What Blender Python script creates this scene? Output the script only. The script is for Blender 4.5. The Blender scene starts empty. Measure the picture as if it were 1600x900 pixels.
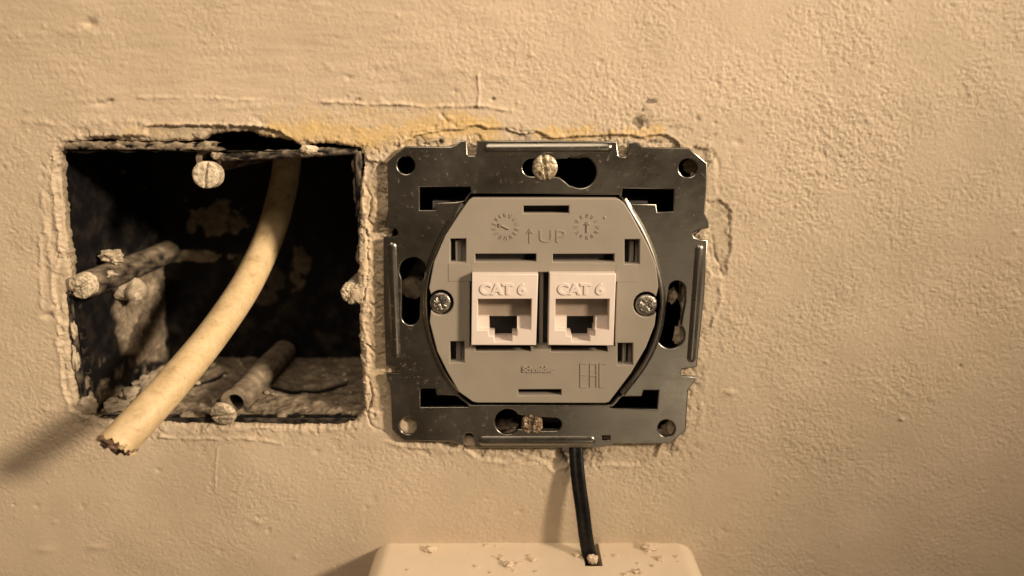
import bpy, bmesh, math, random
import numpy as np
from mathutils import Vector, Matrix

SC = bpy.context.scene
COL = SC.collection
random.seed(4)
RNG = np.random.default_rng(7)

# ------------------------------------------------------------------ camera
F_PX, PITCH, DIST = 1150.0, math.radians(13.3), 0.168
CT, ST = math.cos(PITCH), math.sin(PITCH)
CAM = np.array([0.0, -DIST * CT, DIST * ST])
cam_data = bpy.data.cameras.new('camera')
cam = bpy.data.objects.new('camera', cam_data)
COL.objects.link(cam)
cam.location = CAM
cam.rotation_euler = (math.pi / 2 - PITCH, 0, 0)
cam_data.sensor_width = 36
cam_data.lens = F_PX / 1600 * 36
cam_data.clip_start = 0.005
cam_data.clip_end = 20
cam_data.dof.use_dof = True
cam_data.dof.focus_distance = 0.165
cam_data.dof.aperture_fstop = 9.0
SC.camera = cam

# ------------------------------------------------------------------ light
world = bpy.data.worlds.new('World')
SC.world = world
world.use_nodes = True
bg = world.node_tree.nodes['Background']
bg.inputs['Color'].default_value = (1.0, 0.66, 0.40, 1)
bg.inputs['Strength'].default_value = 0.085

ld = bpy.data.lights.new('room_lamp', 'SPOT')
ld.shadow_soft_size = 0.085
ld.spot_size = math.radians(14.8)
ld.spot_blend = 1.0
ld.energy = 123
ld.color = (1.0, 0.79, 0.585)
lamp = bpy.data.objects.new('room_lamp', ld)
COL.objects.link(lamp)
ldir = Vector((1.5, -1.0, 0.66)).normalized()
lamp.location = ldir * 1.25 + Vector((-0.032, 0, 0.028))
lamp.rotation_euler = ldir.to_track_quat('Z', 'Y').to_euler()

fd = bpy.data.lights.new('fill_light', 'AREA')  # soft fill added from above to lift the shade; no known lamp there
fd.shape = 'DISK'
fd.size = 0.45
fd.energy = 2.0
fd.color = (1.0, 0.80, 0.60)
fill = bpy.data.objects.new('fill_light', fd)
COL.objects.link(fill)
fdir = Vector((-0.12, -0.75, 0.95)).normalized()
fill.location = fdir * 0.62
fill.rotation_euler = fdir.to_track_quat('Z', 'Y').to_euler()

# light added low on the right, only to put a soft sheen on the steel
gd = bpy.data.lights.new('sheen_light', 'AREA')
gd.shape = 'DISK'
gd.size = 0.42
gd.energy = 0.62
gd.color = (1.0, 0.80, 0.58)
glow = bpy.data.objects.new('sheen_light', gd)
COL.objects.link(glow)
gdir = Vector((0.30, -0.91, -0.40)).normalized()
glow.location = gdir * 1.1 + Vector((0.04, 0, -0.03))
glow.rotation_euler = gdir.to_track_quat('Z', 'Y').to_euler()

vs = SC.view_settings
vs.view_transform = 'Standard'
vs.look = 'None'
vs.exposure = 0.0
vs.gamma = 1.0
vs.use_curve_mapping = False
SC.cycles.use_denoising = True
SC.cycles.max_bounces = 6

# ------------------------------------------------------------------ helpers
def W(px, py, h=0.0):
    """point on the plane h millimetres in front of the wall seen at photo pixel px, py"""
    dx, dy = px - 800.0, 450.0 - py
    d = np.array([dx, CT * F_PX + ST * dy, -ST * F_PX + CT * dy])
    t = (-h * 1e-3 - CAM[1]) / d[1]
    return CAM + d * t

def proj(x, y, z):
    """world to photo pixel, arrays allowed"""
    rx, ry, rz = x - CAM[0], y - CAM[1], z - CAM[2]
    fw = ry * CT - rz * ST
    up = ry * ST + rz * CT
    return 800 + F_PX * rx / fw, 450 - F_PX * up / fw

_PERM = np.concatenate([np.random.default_rng(s).permutation(256) for s in (11,)])
_G = np.stack([np.cos(np.arange(256) * 2.399963), np.sin(np.arange(256) * 2.399963)])
def perlin(x, y, seed=0):
    x = np.asarray(x, dtype=np.float64); y = np.asarray(y, dtype=np.float64)
    ca, sa = math.cos(0.5 + seed * 1.9), math.sin(0.5 + seed * 1.9)
    x, y = x * ca - y * sa + seed * 17.31, x * sa + y * ca - seed * 9.73
    xi, yi = np.floor(x).astype(np.int64), np.floor(y).astype(np.int64)
    fx, fy = x - xi, y - yi
    u = fx * fx * fx * (fx * (fx * 6 - 15) + 10)
    v = fy * fy * fy * (fy * (fy * 6 - 15) + 10)
    def g(ix, iy, ax, ay):
        k = _PERM[(_PERM[(ix) & 255] + iy) & 255]
        return _G[0][k] * ax + _G[1][k] * ay
    a = g(xi, yi, fx, fy); b = g(xi + 1, yi, fx - 1, fy)
    c = g(xi, yi + 1, fx, fy - 1); d = g(xi + 1, yi + 1, fx - 1, fy - 1)
    return 1.5 * ((a + u * (b - a)) * (1 - v) + v * (c + u * (d - c)))

def fbm(x, y, seed=0, o=4, gain=0.5):
    s, a, f = 0, 1.0, 1.0
    for i in range(o):
        s = s + a * perlin(x * f, y * f, seed + i * 3)
        a *= gain; f *= 2.03
    return s

def smooth(e0, e1, x):
    t = np.clip((x - e0) / (e1 - e0), 0, 1)
    return t * t * (3 - 2 * t)

def seg_dist(u, v, pts, closed=False):
    pts = list(pts) + ([pts[0]] if closed else [])
    best = np.full(np.shape(u), 1e9)
    for (x0, y0), (x1, y1) in zip(pts[:-1], pts[1:]):
        dx, dy = x1 - x0, y1 - y0
        L = dx * dx + dy * dy + 1e-9
        t = np.clip(((u - x0) * dx + (v - y0) * dy) / L, 0, 1)
        best = np.minimum(best, (u - x0 - t * dx) ** 2 + (v - y0 - t * dy) ** 2)
    return np.sqrt(best)

def inside(u, v, pts):
    r = np.zeros(np.shape(u), dtype=bool)
    n = len(pts)
    for i in range(n):
        x0, y0 = pts[i]; x1, y1 = pts[(i + 1) % n]
        c = ((y0 > v) != (y1 > v)) & (u < (x1 - x0) * (v - y0) / ((y1 - y0) if y1 != y0 else 1e-9) + x0)
        r ^= c
    return r

def sdf(u, v, pts):
    d = seg_dist(u, v, pts, True)
    return np.where(inside(u, v, pts), -d, d)

ORIGIN = {}
def thing(name, label, cat, loc, group=None):
    o = bpy.data.objects.new(name, None)
    COL.objects.link(o)
    o.empty_display_size = 0.01
    o.location = Vector(loc)
    ORIGIN[o] = Vector(loc)
    o['label'] = label; o['category'] = cat
    if group: o['group'] = group
    return o

def tag(o, label, cat, group=None, kind=None):
    o['label'] = label; o['category'] = cat
    if group: o['group'] = group
    if kind: o['kind'] = kind
    return o

def link(name, me, mat, parent=None, origin=None, smooth_angle=None):
    """me holds world coordinates; moved into the parent's frame here"""
    off = ORIGIN.get(parent, Vector((0, 0, 0))) if parent else Vector(origin if origin is not None else (0, 0, 0))
    me.transform(Matrix.Translation(-off))
    me.name = name
    o = bpy.data.objects.new(name, me)
    COL.objects.link(o)
    if mat: 
        me.materials.clear(); me.materials.append(mat)
    if parent:
        o.parent = parent
        ORIGIN[o] = off
    else:
        o.location = off
        ORIGIN[o] = off
    if smooth_angle is not None:
        me.shade_smooth()
        me.set_sharp_from_angle(angle=math.radians(smooth_angle))
    return o

class MB:
    def __init__(s): s.v, s.f = [], []
    def add(s, vs, fs):
        n = len(s.v)
        s.v += [tuple(map(float, p)) for p in vs]
        s.f += [tuple(i + n for i in f) for f in fs]
    def mesh(s):
        me = bpy.data.meshes.new('m')
        me.from_pydata(s.v, [], s.f); me.update()
        bm = bmesh.new(); bm.from_mesh(me)
        bmesh.ops.recalc_face_normals(bm, faces=bm.faces); bm.to_mesh(me); bm.free()
        return me

def ev_mesh(o):
    dg = bpy.context.evaluated_depsgraph_get()
    me = bpy.data.meshes.new_from_object(o.evaluated_get(dg))
    d = o.data
    bpy.data.objects.remove(o)
    return me

TOWALL = Matrix.Rotation(math.pi / 2, 4, 'X')     # drawn x,y -> wall x,z ; height -> out of the wall

def flat(outer, holes, h_front, thick, bevel=0.15, res=2):
    """outlines (photo pixels on the plane h_front) -> mesh of that thickness in mm, bevelled, world coords"""
    cu = bpy.data.curves.new('c', 'CURVE')
    cu.dimensions = '2D'; cu.fill_mode = 'BOTH'
    for pts in [outer] + list(holes):
        sp = cu.splines.new('POLY')
        sp.points.add(len(pts) - 1)
        for q, (x, y) in zip(sp.points, pts):
            w = W(x, y, h_front)
            q.co = (w[0], w[2], 0, 1)
        sp.use_cyclic_u = True
    b = bevel * 1e-3
    cu.extrude = thick * 5e-4 - b
    cu.bevel_depth = b; cu.bevel_resolution = res; cu.offset = -b
    o = bpy.data.objects.new('c', cu); COL.objects.link(o)
    me = ev_mesh(o); bpy.data.curves.remove(cu)
    me.transform(TOWALL @ Matrix.Translation((0, 0, (h_front - thick / 2) * 1e-3)))
    return me

def text_mesh(body, px, py, h, size_px, raise_mm=0.25, width=1.0, offset=0.0, bevel=0.05, spacing=1.0):
    """raised lettering whose baseline starts at pixel px,py ; size in pixels of cap height"""
    cu = bpy.data.curves.new('t', 'FONT')
    cu.body = body
    s = size_px * (DIST / F_PX) / 0.70
    cu.size = 1.0
    cu.space_character = spacing
    cu.extrude = raise_mm * 1e-3 / s
    cu.offset = offset
    cu.bevel_depth = bevel * 1e-3 / s
    cu.bevel_resolution = 1
    cu.resolution_u = 4
    o = bpy.data.objects.new('t', cu); COL.objects.link(o)
    me = ev_mesh(o); bpy.data.curves.remove(cu)
    w = W(px, py, h)
    me.transform(Matrix.Translation((w[0], w[1], w[2])) @ TOWALL @ Matrix.Diagonal((s * width, s, s, 1)))
    return me

def circ(cx, cy, r, n=28, a0=0, a1=360):
    return [(cx + r * math.cos(math.radians(a0 + (a1 - a0) * i / n)), cy + r * math.sin(math.radians(a0 + (a1 - a0) * i / n)))
            for i in range(n if abs(a1 - a0) >= 360 else n + 1)]

def rect(x0, y0, x1, y1): return [(x0, y0), (x1, y0), (x1, y1), (x0, y1)]

def catmull(P, n=8):
    P = [np.array(p, float) for p in P]
    P = [2 * P[0] - P[1]] + P + [2 * P[-1] - P[-2]]
    out = []
    for i in range(1, len(P) - 2):
        p0, p1, p2, p3 = P[i - 1:i + 3]
        for k in range(n):
            t = k / n
            out.append(0.5 * (2 * p1 + (p2 - p0) * t + (2 * p0 - 5 * p1 + 4 * p2 - p3) * t * t + (3 * p1 - p0 - 3 * p2 + p3) * t ** 3))
    out.append(P[-2])
    return out

def frames(path):
    T = [np.array(path[min(i + 1, len(path) - 1)]) - np.array(path[max(i - 1, 0)]) for i in range(len(path))]
    T = [t / np.linalg.norm(t) for t in T]
    n = np.cross(T[0], [0, 0, 1.0])
    if np.linalg.norm(n) < 1e-3: n = np.cross(T[0], [1.0, 0, 0])
    out = []
    for t in T:
        n = n - t * np.dot(n, t); n /= np.linalg.norm(n)
        out.append((t, n, np.cross(t, n)))
    return out

def sweep(mb, path, prof, caps=True):
    """prof(i, n) -> list of (a, b) offsets along normal / binormal at path point i"""
    fr = frames(path); vs, fs = [], []
    for i, (p, (t, n, b)) in enumerate(zip(path, fr)):
        ring = prof(i)
        m = len(ring)
        for q in ring:
            o = np.array(p) + n * q[0] + b * q[1] + (t * q[2] if len(q) > 2 else 0)
            vs.append(o)
    for i in range(len(path) - 1):
        for k in range(m):
            a = i * m + k; c = i * m + (k + 1) % m
            fs.append((a, c, c + m, a + m))
    if caps:
        fs.append(tuple(range(m - 1, -1, -1)))
        fs.append(tuple((len(path) - 1) * m + k for k in range(m)))
    mb.add(vs, fs)

def box(mb, a, b):
    (x0, y0, z0), (x1, y1, z1) = a, b
    mb.add([(x0, y0, z0), (x1, y0, z0), (x1, y1, z0), (x0, y1, z0), (x0, y0, z1), (x1, y0, z1), (x1, y1, z1), (x0, y1, z1)],
           [(0, 1, 2, 3), (4, 7, 6, 5), (0, 4, 5, 1), (1, 5, 6, 2), (2, 6, 7, 3), (3, 7, 4, 0)])

def pxbox(mb, x0, y0, x1, y1, h0, h1, href=None):
    a = W(x0, y1, href if href is not None else h1); b = W(x1, y0, href if href is not None else h1)
    box(mb, (a[0], -h1 * 1e-3, a[2]), (b[0], -h0 * 1e-3, b[2]))

def grid_mesh(P, keep=None):
    """P: (n,m,3) array -> mesh"""
    n, m = P.shape[:2]
    idx = np.arange(n * m).reshape(n, m)
    q = np.stack([idx[:-1, :-1], idx[:-1, 1:], idx[1:, 1:], idx[1:, :-1]], -1).reshape(-1, 4)
    if keep is not None: q = q[keep.reshape(-1)]
    return P.reshape(-1, 3), q

def np_mesh(V, Q, attrs=None, smooth_all=True):
    used = np.zeros(len(V), bool); used[Q.reshape(-1)] = True
    remap = np.cumsum(used) - 1
    V = V[used]; Q = remap[Q]
    me = bpy.data.meshes.new('m')
    me.vertices.add(len(V)); me.vertices.foreach_set('co', V.astype(np.float32).reshape(-1))
    me.loops.add(Q.size); me.loops.foreach_set('vertex_index', Q.astype(np.int32).reshape(-1))
    me.polygons.add(len(Q)); me.polygons.foreach_set('loop_start', (np.arange(len(Q)) * 4).astype(np.int32))
    for k, a in (attrs or {}).items():
        at = me.attributes.new(k, 'FLOAT', 'POINT')
        at.data.foreach_set('value', a.reshape(-1)[used].astype(np.float32))
    me.update(calc_edges=True)
    if smooth_all: me.shade_smooth()
    return me

# ------------------------------------------------------------------ materials
class NT:
    def __init__(s, name):
        s.m = bpy.data.materials.new(name); s.m.use_nodes = True
        s.t = s.m.node_tree; s.b = s.t.nodes['Principled BSDF']
    def n(s, kind, **kw):
        nd = s.t.nodes.new(kind)
        for k, v in kw.items():
            if k in nd.inputs: nd.inputs[k].default_value = v
            else: setattr(nd, k, v)
        return nd
    def l(s, a, b): s.t.links.new(a, b)
    def coord(s):
        return s.n('ShaderNodeNewGeometry').outputs['Position']
    def noise(s, scale, detail=4, rough=0.55, coord=None, dist=0.0):
        nd = s.n('ShaderNodeTexNoise')
        nd.inputs['Scale'].default_value = scale; nd.inputs['Detail'].default_value = detail
        nd.inputs['Roughness'].default_value = rough; nd.inputs['Distortion'].default_value = dist
        s.l(coord or s.coord(), nd.inputs['Vector'])
        return nd.outputs['Fac']
    def ramp(s, fac, stops):
        r = s.n('ShaderNodeValToRGB')
        e = r.color_ramp.elements
        while len(e) < len(stops): e.new(0.5)
        for x, (p, c) in zip(e, stops): x.position = p; x.color = (*c, 1) if len(c) == 3 else c
        s.l(fac, r.inputs['Fac']); return r.outputs['Color']
    def val(s, fac, a, b, c, d):
        m = s.n('ShaderNodeMapRange'); m.clamp = True
        for k, v in zip(('From Min', 'From Max', 'To Min', 'To Max'), (a, b, c, d)): m.inputs[k].default_value = v
        s.l(fac, m.inputs['Value']); return m.outputs['Result']
    def mix(s, fac, a, b):
        m = s.n('ShaderNodeMix', data_type='RGBA')
        for sock, v in ((m.inputs[0], fac), (m.inputs[6], a), (m.inputs[7], b)):
            if isinstance(v, (int, float)): sock.default_value = v
            elif isinstance(v, tuple): sock.default_value = (*v, 1)
            else: s.l(v, sock)
        return m.outputs[2]
    def mul(s, a, b):
        m = s.n('ShaderNodeMath', operation='MULTIPLY')
        for sock, v in ((m.inputs[0], a), (m.inputs[1], b)):
            if isinstance(v, (int, float)): sock.default_value = v
            else: s.l(v, sock)
        return m.outputs[0]
    def attr(s, name):
        return s.n('ShaderNodeAttribute', attribute_name=name).outputs['Fac']
    def bump(s, height, strength=0.5, dist=0.0002):
        b = s.n('ShaderNodeBump'); b.inputs['Strength'].default_value = strength; b.inputs['Distance'].default_value = dist
        s.l(height, b.inputs['Height']); s.l(b.outputs['Normal'], s.b.inputs['Normal'])
    def set(s, **kw):
        for k, v in kw.items():
            k = k.replace('_', ' ')
            if isinstance(v, (int, float)): s.b.inputs[k].default_value = v
            elif isinstance(v, tuple): s.b.inputs[k].default_value = (*v, 1)
            else: s.l(v, s.b.inputs[k])
        return s.m

# wall paint, with yellowed plaster, bare grey mortar and dirt where the wall has been broken open
k = NT('wall_paint')
c = k.ramp(k.noise(60, 5, 0.6), [(0.3, (0.476, 0.388, 0.272)), (0.7, (0.545, 0.448, 0.322))])
c = k.mix(k.val(k.noise(14, 4, 0.6), 0.35, 0.7, 0, 0.4), c, (0.50, 0.40, 0.29))
c = k.mix(k.val(k.noise(22, 6, 0.7, dist=0.6), 0.5, 0.75, 0, 0.35), c, (0.40, 0.335, 0.235))
c = k.mix(k.mul(k.val(k.noise(900, 3), 0.5, 0.75, 0, 1), 0.25), c, (0.58, 0.50, 0.38))
c = k.mix(k.mul(k.attr('yellow'), k.val(k.noise(260, 5, 0.7), 0.3, 0.62, 0.5, 1)), c, (0.575, 0.415, 0.185))
c = k.mix(k.attr('bare'), c, k.ramp(k.noise(700, 5, 0.7), [(0.35, (0.20, 0.155, 0.10)), (0.65, (0.50, 0.42, 0.29))]))
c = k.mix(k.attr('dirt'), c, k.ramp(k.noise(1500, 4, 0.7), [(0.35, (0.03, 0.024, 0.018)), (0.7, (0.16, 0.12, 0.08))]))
k.bump(k.noise(2100, 4, 0.65), 0.6, 0.00015)
M_WALL = k.set(Base_Color=c, Roughness=0.62, Specular_IOR_Level=0.35)

# black moulded plastic with mortar and dust stuck to it
k = NT('box_plastic')
mort = k.ramp(k.noise(420, 6, 0.7), [(0.3, (0.13, 0.10, 0.07)), (0.55, (0.27, 0.22, 0.155)), (0.75, (0.42, 0.36, 0.26))])
pl = k.ramp(k.noise(500, 4, 0.6), [(0.35, (0.004, 0.004, 0.005)), (0.7, (0.009, 0.008, 0.008))])
c = k.mix(k.attr('mortar'), pl, mort)
k.bump(k.noise(1600, 5, 0.65), 0.5, 0.0002)
M_BOX = k.set(Base_Color=c, Roughness=k.val(k.attr('mortar'), 0, 1, 0.55, 0.9), Specular_IOR_Level=0.14)

def simple(name, stops, scale, rough, bump=0.2, bscale=2500, bdist=0.0001, **kw):
    k = NT(name)
    c = k.ramp(k.noise(scale, 5, 0.65), stops)
    k.bump(k.noise(bscale, 3, 0.6), bump, bdist)
    return k.set(Base_Color=c, Roughness=rough, **kw)

M_BLACK = simple('black_plastic', [(0.3, (0.007, 0.007, 0.008)), (0.7, (0.013, 0.012, 0.012))], 400, 0.5, 0.2, Specular_IOR_Level=0.3)
M_MORTAR = simple('dry_mortar', [(0.3, (0.22, 0.175, 0.12)), (0.5, (0.42, 0.35, 0.25)), (0.72, (0.56, 0.48, 0.36))], 500, 0.9, 0.6, 1500, 0.0003)
M_CRUMB = simple('plaster_crumb', [(0.3, (0.58, 0.47, 0.33)), (0.7, (0.70, 0.59, 0.44))], 900, 0.85, 0.3, 2000, 0.0001)
M_JACK = simple('white_plastic', [(0.3, (0.64, 0.555, 0.49)), (0.7, (0.70, 0.61, 0.54))], 200, 0.42, 0.25, 5000, 0.00004)
M_SHUT = simple('shutter_plastic', [(0.3, (0.24, 0.195, 0.15)), (0.7, (0.29, 0.235, 0.18))], 300, 0.5, 0.2, 4000, 0.00004)
M_INSERT = simple('grey_plastic', [(0.3, (0.255, 0.224, 0.178)), (0.7, (0.29, 0.256, 0.205))], 120, 0.5, 0.25, 4200, 0.00005)
M_DARKGREY = simple('dark_grey_plastic', [(0.3, (0.035, 0.032, 0.03)), (0.7, (0.06, 0.055, 0.05))], 300, 0.5)
M_LATCH = simple('latch_plastic', [(0.3, (0.16, 0.145, 0.12)), (0.7, (0.20, 0.18, 0.15))], 300, 0.5)
M_CORE = simple('dark_copper_core', [(0.3, (0.05, 0.026, 0.014)), (0.7, (0.17, 0.095, 0.05))], 1500, 0.6, 0.6, 1800, 0.0002)
M_WHITEBOX = simple('white_box_plastic', [(0.3, (0.74, 0.63, 0.47)), (0.7, (0.80, 0.69, 0.53))], 90, 0.4, 0.12, 3000, 0.00005)

k = NT('cable_sheath')
c = k.ramp(k.noise(260, 6, 0.7, dist=0.5), [(0.25, (0.27, 0.18, 0.085)), (0.45, (0.51, 0.385, 0.21)), (0.7, (0.62, 0.49, 0.29))])
c = k.mix(k.val(k.noise(1400, 4, 0.7), 0.58, 0.72, 0, 0.7), c, (0.26, 0.165, 0.07))
k.bump(k.noise(700, 5, 0.6), 0.35, 0.0002)
M_CABLE = k.set(Base_Color=c, Roughness=0.5, Specular_IOR_Level=0.4)

def steel(name, lo, hi, r0, r1):
    k = NT(name)
    mp = k.n('ShaderNodeMapping'); mp.inputs['Scale'].default_value = (1.0, 1.0, 14.0)
    k.l(k.coord(), mp.inputs['Vector'])
    streak = k.noise(210, 4, 0.6, coord=mp.outputs['Vector'])
    c = k.ramp(k.noise(30, 3, 0.5), [(0.3, lo), (0.72, hi)])
    c = k.mix(k.val(streak, 0.5, 0.8, 0, 0.30), c, tuple(x * 0.6 for x in lo))
    sp = k.val(k.noise(900, 6, 0.75), 0.60, 0.72, 0, 0.6)
    c = k.mix(sp, c, (0.17, 0.135, 0.09))
    k.bump(streak, 0.06, 0.0001)
    m = k.n('ShaderNodeMath', operation='ADD'); k.l(k.val(k.noise(55, 6, 0.7), 0.32, 0.68, r0, r1), m.inputs[0]); k.l(k.val(sp, 0, 1, 0, 0.2), m.inputs[1])
    return k.set(Base_Color=c, Metallic=k.val(sp, 0, 0.6, 1, 0.2), Roughness=m.outputs[0])
M_STEEL = steel('zinc_steel', (0.225, 0.215, 0.185), (0.31, 0.295, 0.255), 0.23, 0.39)
M_ZINC = steel('bright_zinc', (0.28, 0.265, 0.23), (0.45, 0.42, 0.36), 0.28, 0.45)

k = NT('crusted_screw')
c = k.mix(k.val(k.noise(900, 5, 0.7), 0.42, 0.55, 0, 1), (0.30, 0.25, 0.17), (0.60, 0.51, 0.37))
k.bump(k.noise(1500, 5, 0.7), 0.6, 0.0002)
M_CRUST = k.set(Base_Color=c, Roughness=0.7, Metallic=0.0)
k = NT('worn_brass')
f = k.val(k.noise(900, 5, 0.7), 0.42, 0.58, 0, 1)
c = k.mix(f, (0.36, 0.30, 0.20), (0.52, 0.44, 0.31))
k.bump(k.noise(1500, 5, 0.7), 0.4, 0.0002)
M_WORN = k.set(Base_Color=c, Roughness=0.4, Metallic=k.val(f, 0, 1, 0.95, 0.3))
M_RUST = simple('dirty_screw', [(0.3, (0.05, 0.035, 0.02)), (0.5, (0.17, 0.12, 0.075)), (0.72, (0.40, 0.32, 0.21))], 800, 0.55, 0.6, 1500, 0.0002, Metallic=0.35)
k = NT('cord_rubber')
c = k.ramp(k.noise(700, 4, 0.6), [(0.4, (0.004, 0.004, 0.004)), (0.78, (0.016, 0.014, 0.012))])
k.bump(k.noise(1800, 3), 0.2, 0.0001)
M_CORD = k.set(Base_Color=c, Roughness=0.36, Specular_IOR_Level=0.22)

# ------------------------------------------------------------------ the wall
OPEN = [(92, 241), (98, 231), (107, 223), (160, 219), (200, 222), (240, 224), (300, 222), (316, 218), (326, 211), (350, 208), (386, 208),
        (406, 215), (436, 219), (456, 223), (470, 231), (484, 225), (520, 227), (545, 231), (560, 234), (566, 243), (566, 272), (560, 283),
        (559, 340), (558, 382), (557, 430), (556, 442), (540, 447), (536, 460), (542, 471), (559, 476), (560, 530), (563, 580), (566, 622),
        (566, 642), (552, 656), (520, 662), (440, 662), (370, 659), (320, 660), (260, 658), (200, 656), (153, 654), (128, 640),
        (118, 612), (113, 575), (110, 540), (106, 500), (104, 470), (108, 450), (111, 431), (106, 390), (101, 342), (97, 296), (94, 268)]
OPEN2 = [(618, 244), (1045, 248), (1080, 246), (1090, 262), (1084, 280), (1068, 300), (1068, 420), (1066, 470), (1064, 540), (1050, 610), (1042, 664), (1046, 690), (1018, 678), (912, 684),
         (911, 713), (898, 722), (880, 716), (878, 694), (760, 684), (668, 672), (652, 650), (640, 600), (620, 560), (612, 470), (614, 330)]

def axis(lo, hi, step, far):
    a = np.arange(lo, hi + step / 2, step)
    out, s, x = [], step, 0
    while x < far: s *= 1.22; x += s; out.append(x)
    out = np.array(out)
    return np.concatenate([lo - out[::-1], a, hi + out])
gx = axis(-0.128, 0.128, 0.00021, 0.45)
gz = axis(-0.080, 0.066, 0.00021, 0.45)
X, Z = np.meshgrid(gx, gz)
U, V = proj(X, np.zeros_like(X), Z)
Xm, Zm = X * 1000, Z * 1000
H = 0.30 * perlin(Xm / 34, Zm / 30, 1) + 0.16 * perlin(Xm / 13, Zm / 11, 2)
wx, wz = 0.35 * perlin(Xm / 1.9, Zm / 1.9, 40), 0.35 * perlin(Xm / 1.9, Zm / 1.9, 44)
amp = np.clip(0.85 + 0.7 * perlin(Xm / 19, Zm / 15, 5) + 0.35 * perlin(Xm / 6, Zm / 6, 15), 0.35, 1.15) * (0.72 + 0.38 * smooth(300, 1300, U)) * (1 - 0.25 * smooth(560, 860, V))
xa_, za_ = Xm + wx, Zm + wz
b1 = smooth(-0.25, 0.45, perlin(xa_ / 1.15 + za_ / 3.2, za_ / 0.95 - xa_ / 5, 6) + 0.5 * perlin(xa_ / 0.55, za_ / 0.5, 7))
b2 = smooth(-0.1, 0.5, perlin(xa_ / 0.72, za_ / 0.64, 8) + 0.4 * perlin(xa_ / 0.4, za_ / 0.4, 10))
b3 = perlin(Xm / 3.4, Zm / 2.9, 9)
pit = smooth(0.30, 0.62, perlin(Xm / 0.95, Zm / 0.85, 12) + 0.3 * perlin(Xm / 0.6, Zm / 0.6, 13))
trow = smooth(900, 500, U) * smooth(230, 120, V) if False else (1 - smooth(650, 1000, U)) * (1 - smooth(170, 230, V))
H += trow * (0.06 * perlin(Xm / 13, Zm / 1.7, 63) + 0.035 * perlin(Xm / 7 + Zm / 9, Zm / 0.9, 66))
amp = amp * (1 - 0.3 * trow) * np.clip(0.95 + 0.4 * perlin(Xm / 28, Zm / 24, 68), 0.5, 1.2)
H += amp * (0.086 * b1 + 0.054 * b2 + 0.060 * b3 - 0.085 * pit + 0.026 * perlin(Xm / 0.33, Zm / 0.33, 11))
YEL, BARE, DIRT = np.zeros_like(H), np.zeros_like(H), np.zeros_like(H)
nz1 = fbm(Xm / 2.3, Zm / 2.3, 21, 3); nz2 = fbm(Xm / 0.9, Zm / 0.9, 31, 2); nz3 = fbm(Xm / 6.5, Zm / 6.5, 41, 3)
chip = fbm(Xm / 3.6, Zm / 3.6, 51, 5, 0.55)

def win(pts, m):
    xs = [p[0] for p in pts]; ys = [p[1] for p in pts]
    rows = np.where((V.min(1) < max(ys) + m) & (V.max(1) > min(ys) - m))[0]
    cols = np.where((U.max(0) > min(xs) - m) & (U.min(0) < max(xs) + m))[0]
    return (slice(rows[0], rows[-1] + 1), slice(cols[0], cols[-1] + 1))
def ridge(pts, w, a, rough=2.0):
    s = win(pts, 5 * w + 8)
    d = seg_dist(U[s] + rough * nz1[s] + rough * 0.5 * nz2[s], V[s] + rough * nz3[s] * 1.5 + rough * 0.7 * nz2[s], pts)
    H[s] += a * np.exp(-(d / w) ** 2) * np.clip(0.75 + 0.7 * nz1[s] + 0.9 * nz3[s], 0, 1.8)
def dent(x, y, rx, ry, a, mask=None, mv=1.0):
    s = win([(x, y)], 4 * max(rx, ry))
    q = np.exp(-((U[s] - x) / rx) ** 2 - ((V[s] - y) / ry) ** 2)
    H[s] += a * q
    if mask is not None: mask[s] = np.maximum(mask[s], mv * smooth(0.25, 0.55, q + 0.25 * nz2[s]))
def step(poly, a, soft=2.0, rough=3.0, mask=None, mv=1.0, lip=0.0):
    """inside poly the wall is a millimetres lower, with a broken edge"""
    s = win(poly, 40)
    d = sdf(U[s], V[s], poly) + rough * nz1[s] + rough * 0.6 * nz2[s] + rough * nz3[s]
    H[s] -= a * (1 - smooth(-soft, soft, d))
    if lip: H[s] += lip * np.exp(-((d - soft) / 3.0) ** 2)
    if mask is not None: mask[s] = np.maximum(mask[s], mv * (1 - smooth(-2, 2, d)))
def blot(pts, r, mask, val=1.0, rough=10):
    s = win(pts, r * 3)
    d = seg_dist(U[s], V[s], pts) + rough * nz1[s] + rough * 1.2 * nz3[s]
    mask[s] = np.maximum(mask[s], val * (1 - smooth(r * 0.4, r * 1.3, d)))

# trowel ridges, scratches, dents
ridge([(500, 159), (590, 163), (700, 166), (760, 166), (800, 174)], 2.6, 0.34, 1.5)
ridge([(747, 116), (748, 150), (747, 166)], 2.2, 0.26, 0.8)
ridge([(215, 152), (330, 154), (430, 160)], 3.0, 0.20)
ridge([(300, 165), (360, 168), (425, 162)], 5, 0.12)
ridge([(250, 683), (300, 685), (380, 685), (440, 692)], 2.6, 0.34, 1.0)
ridge([(340, 700), (337, 735), (336, 768)], 1.6, 0.12, 0.5)
ridge([(40, 190), (100, 196), (200, 190), (230, 192)], 6, 0.16)
ridge([(640, 116), (720, 108), (800, 118)], 9, 0.12)
ridge([(430, 100), (560, 108), (640, 96)], 10, 0.10)
ridge([(1000, 300), (1120, 290)], 4, 0.1)
ridge([(0, 60), (90, 48), (180, 52)], 8, 0.14)
ridge([(1118, 300), (1113, 250), (1108, 228)], 3, 0.16)
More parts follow.
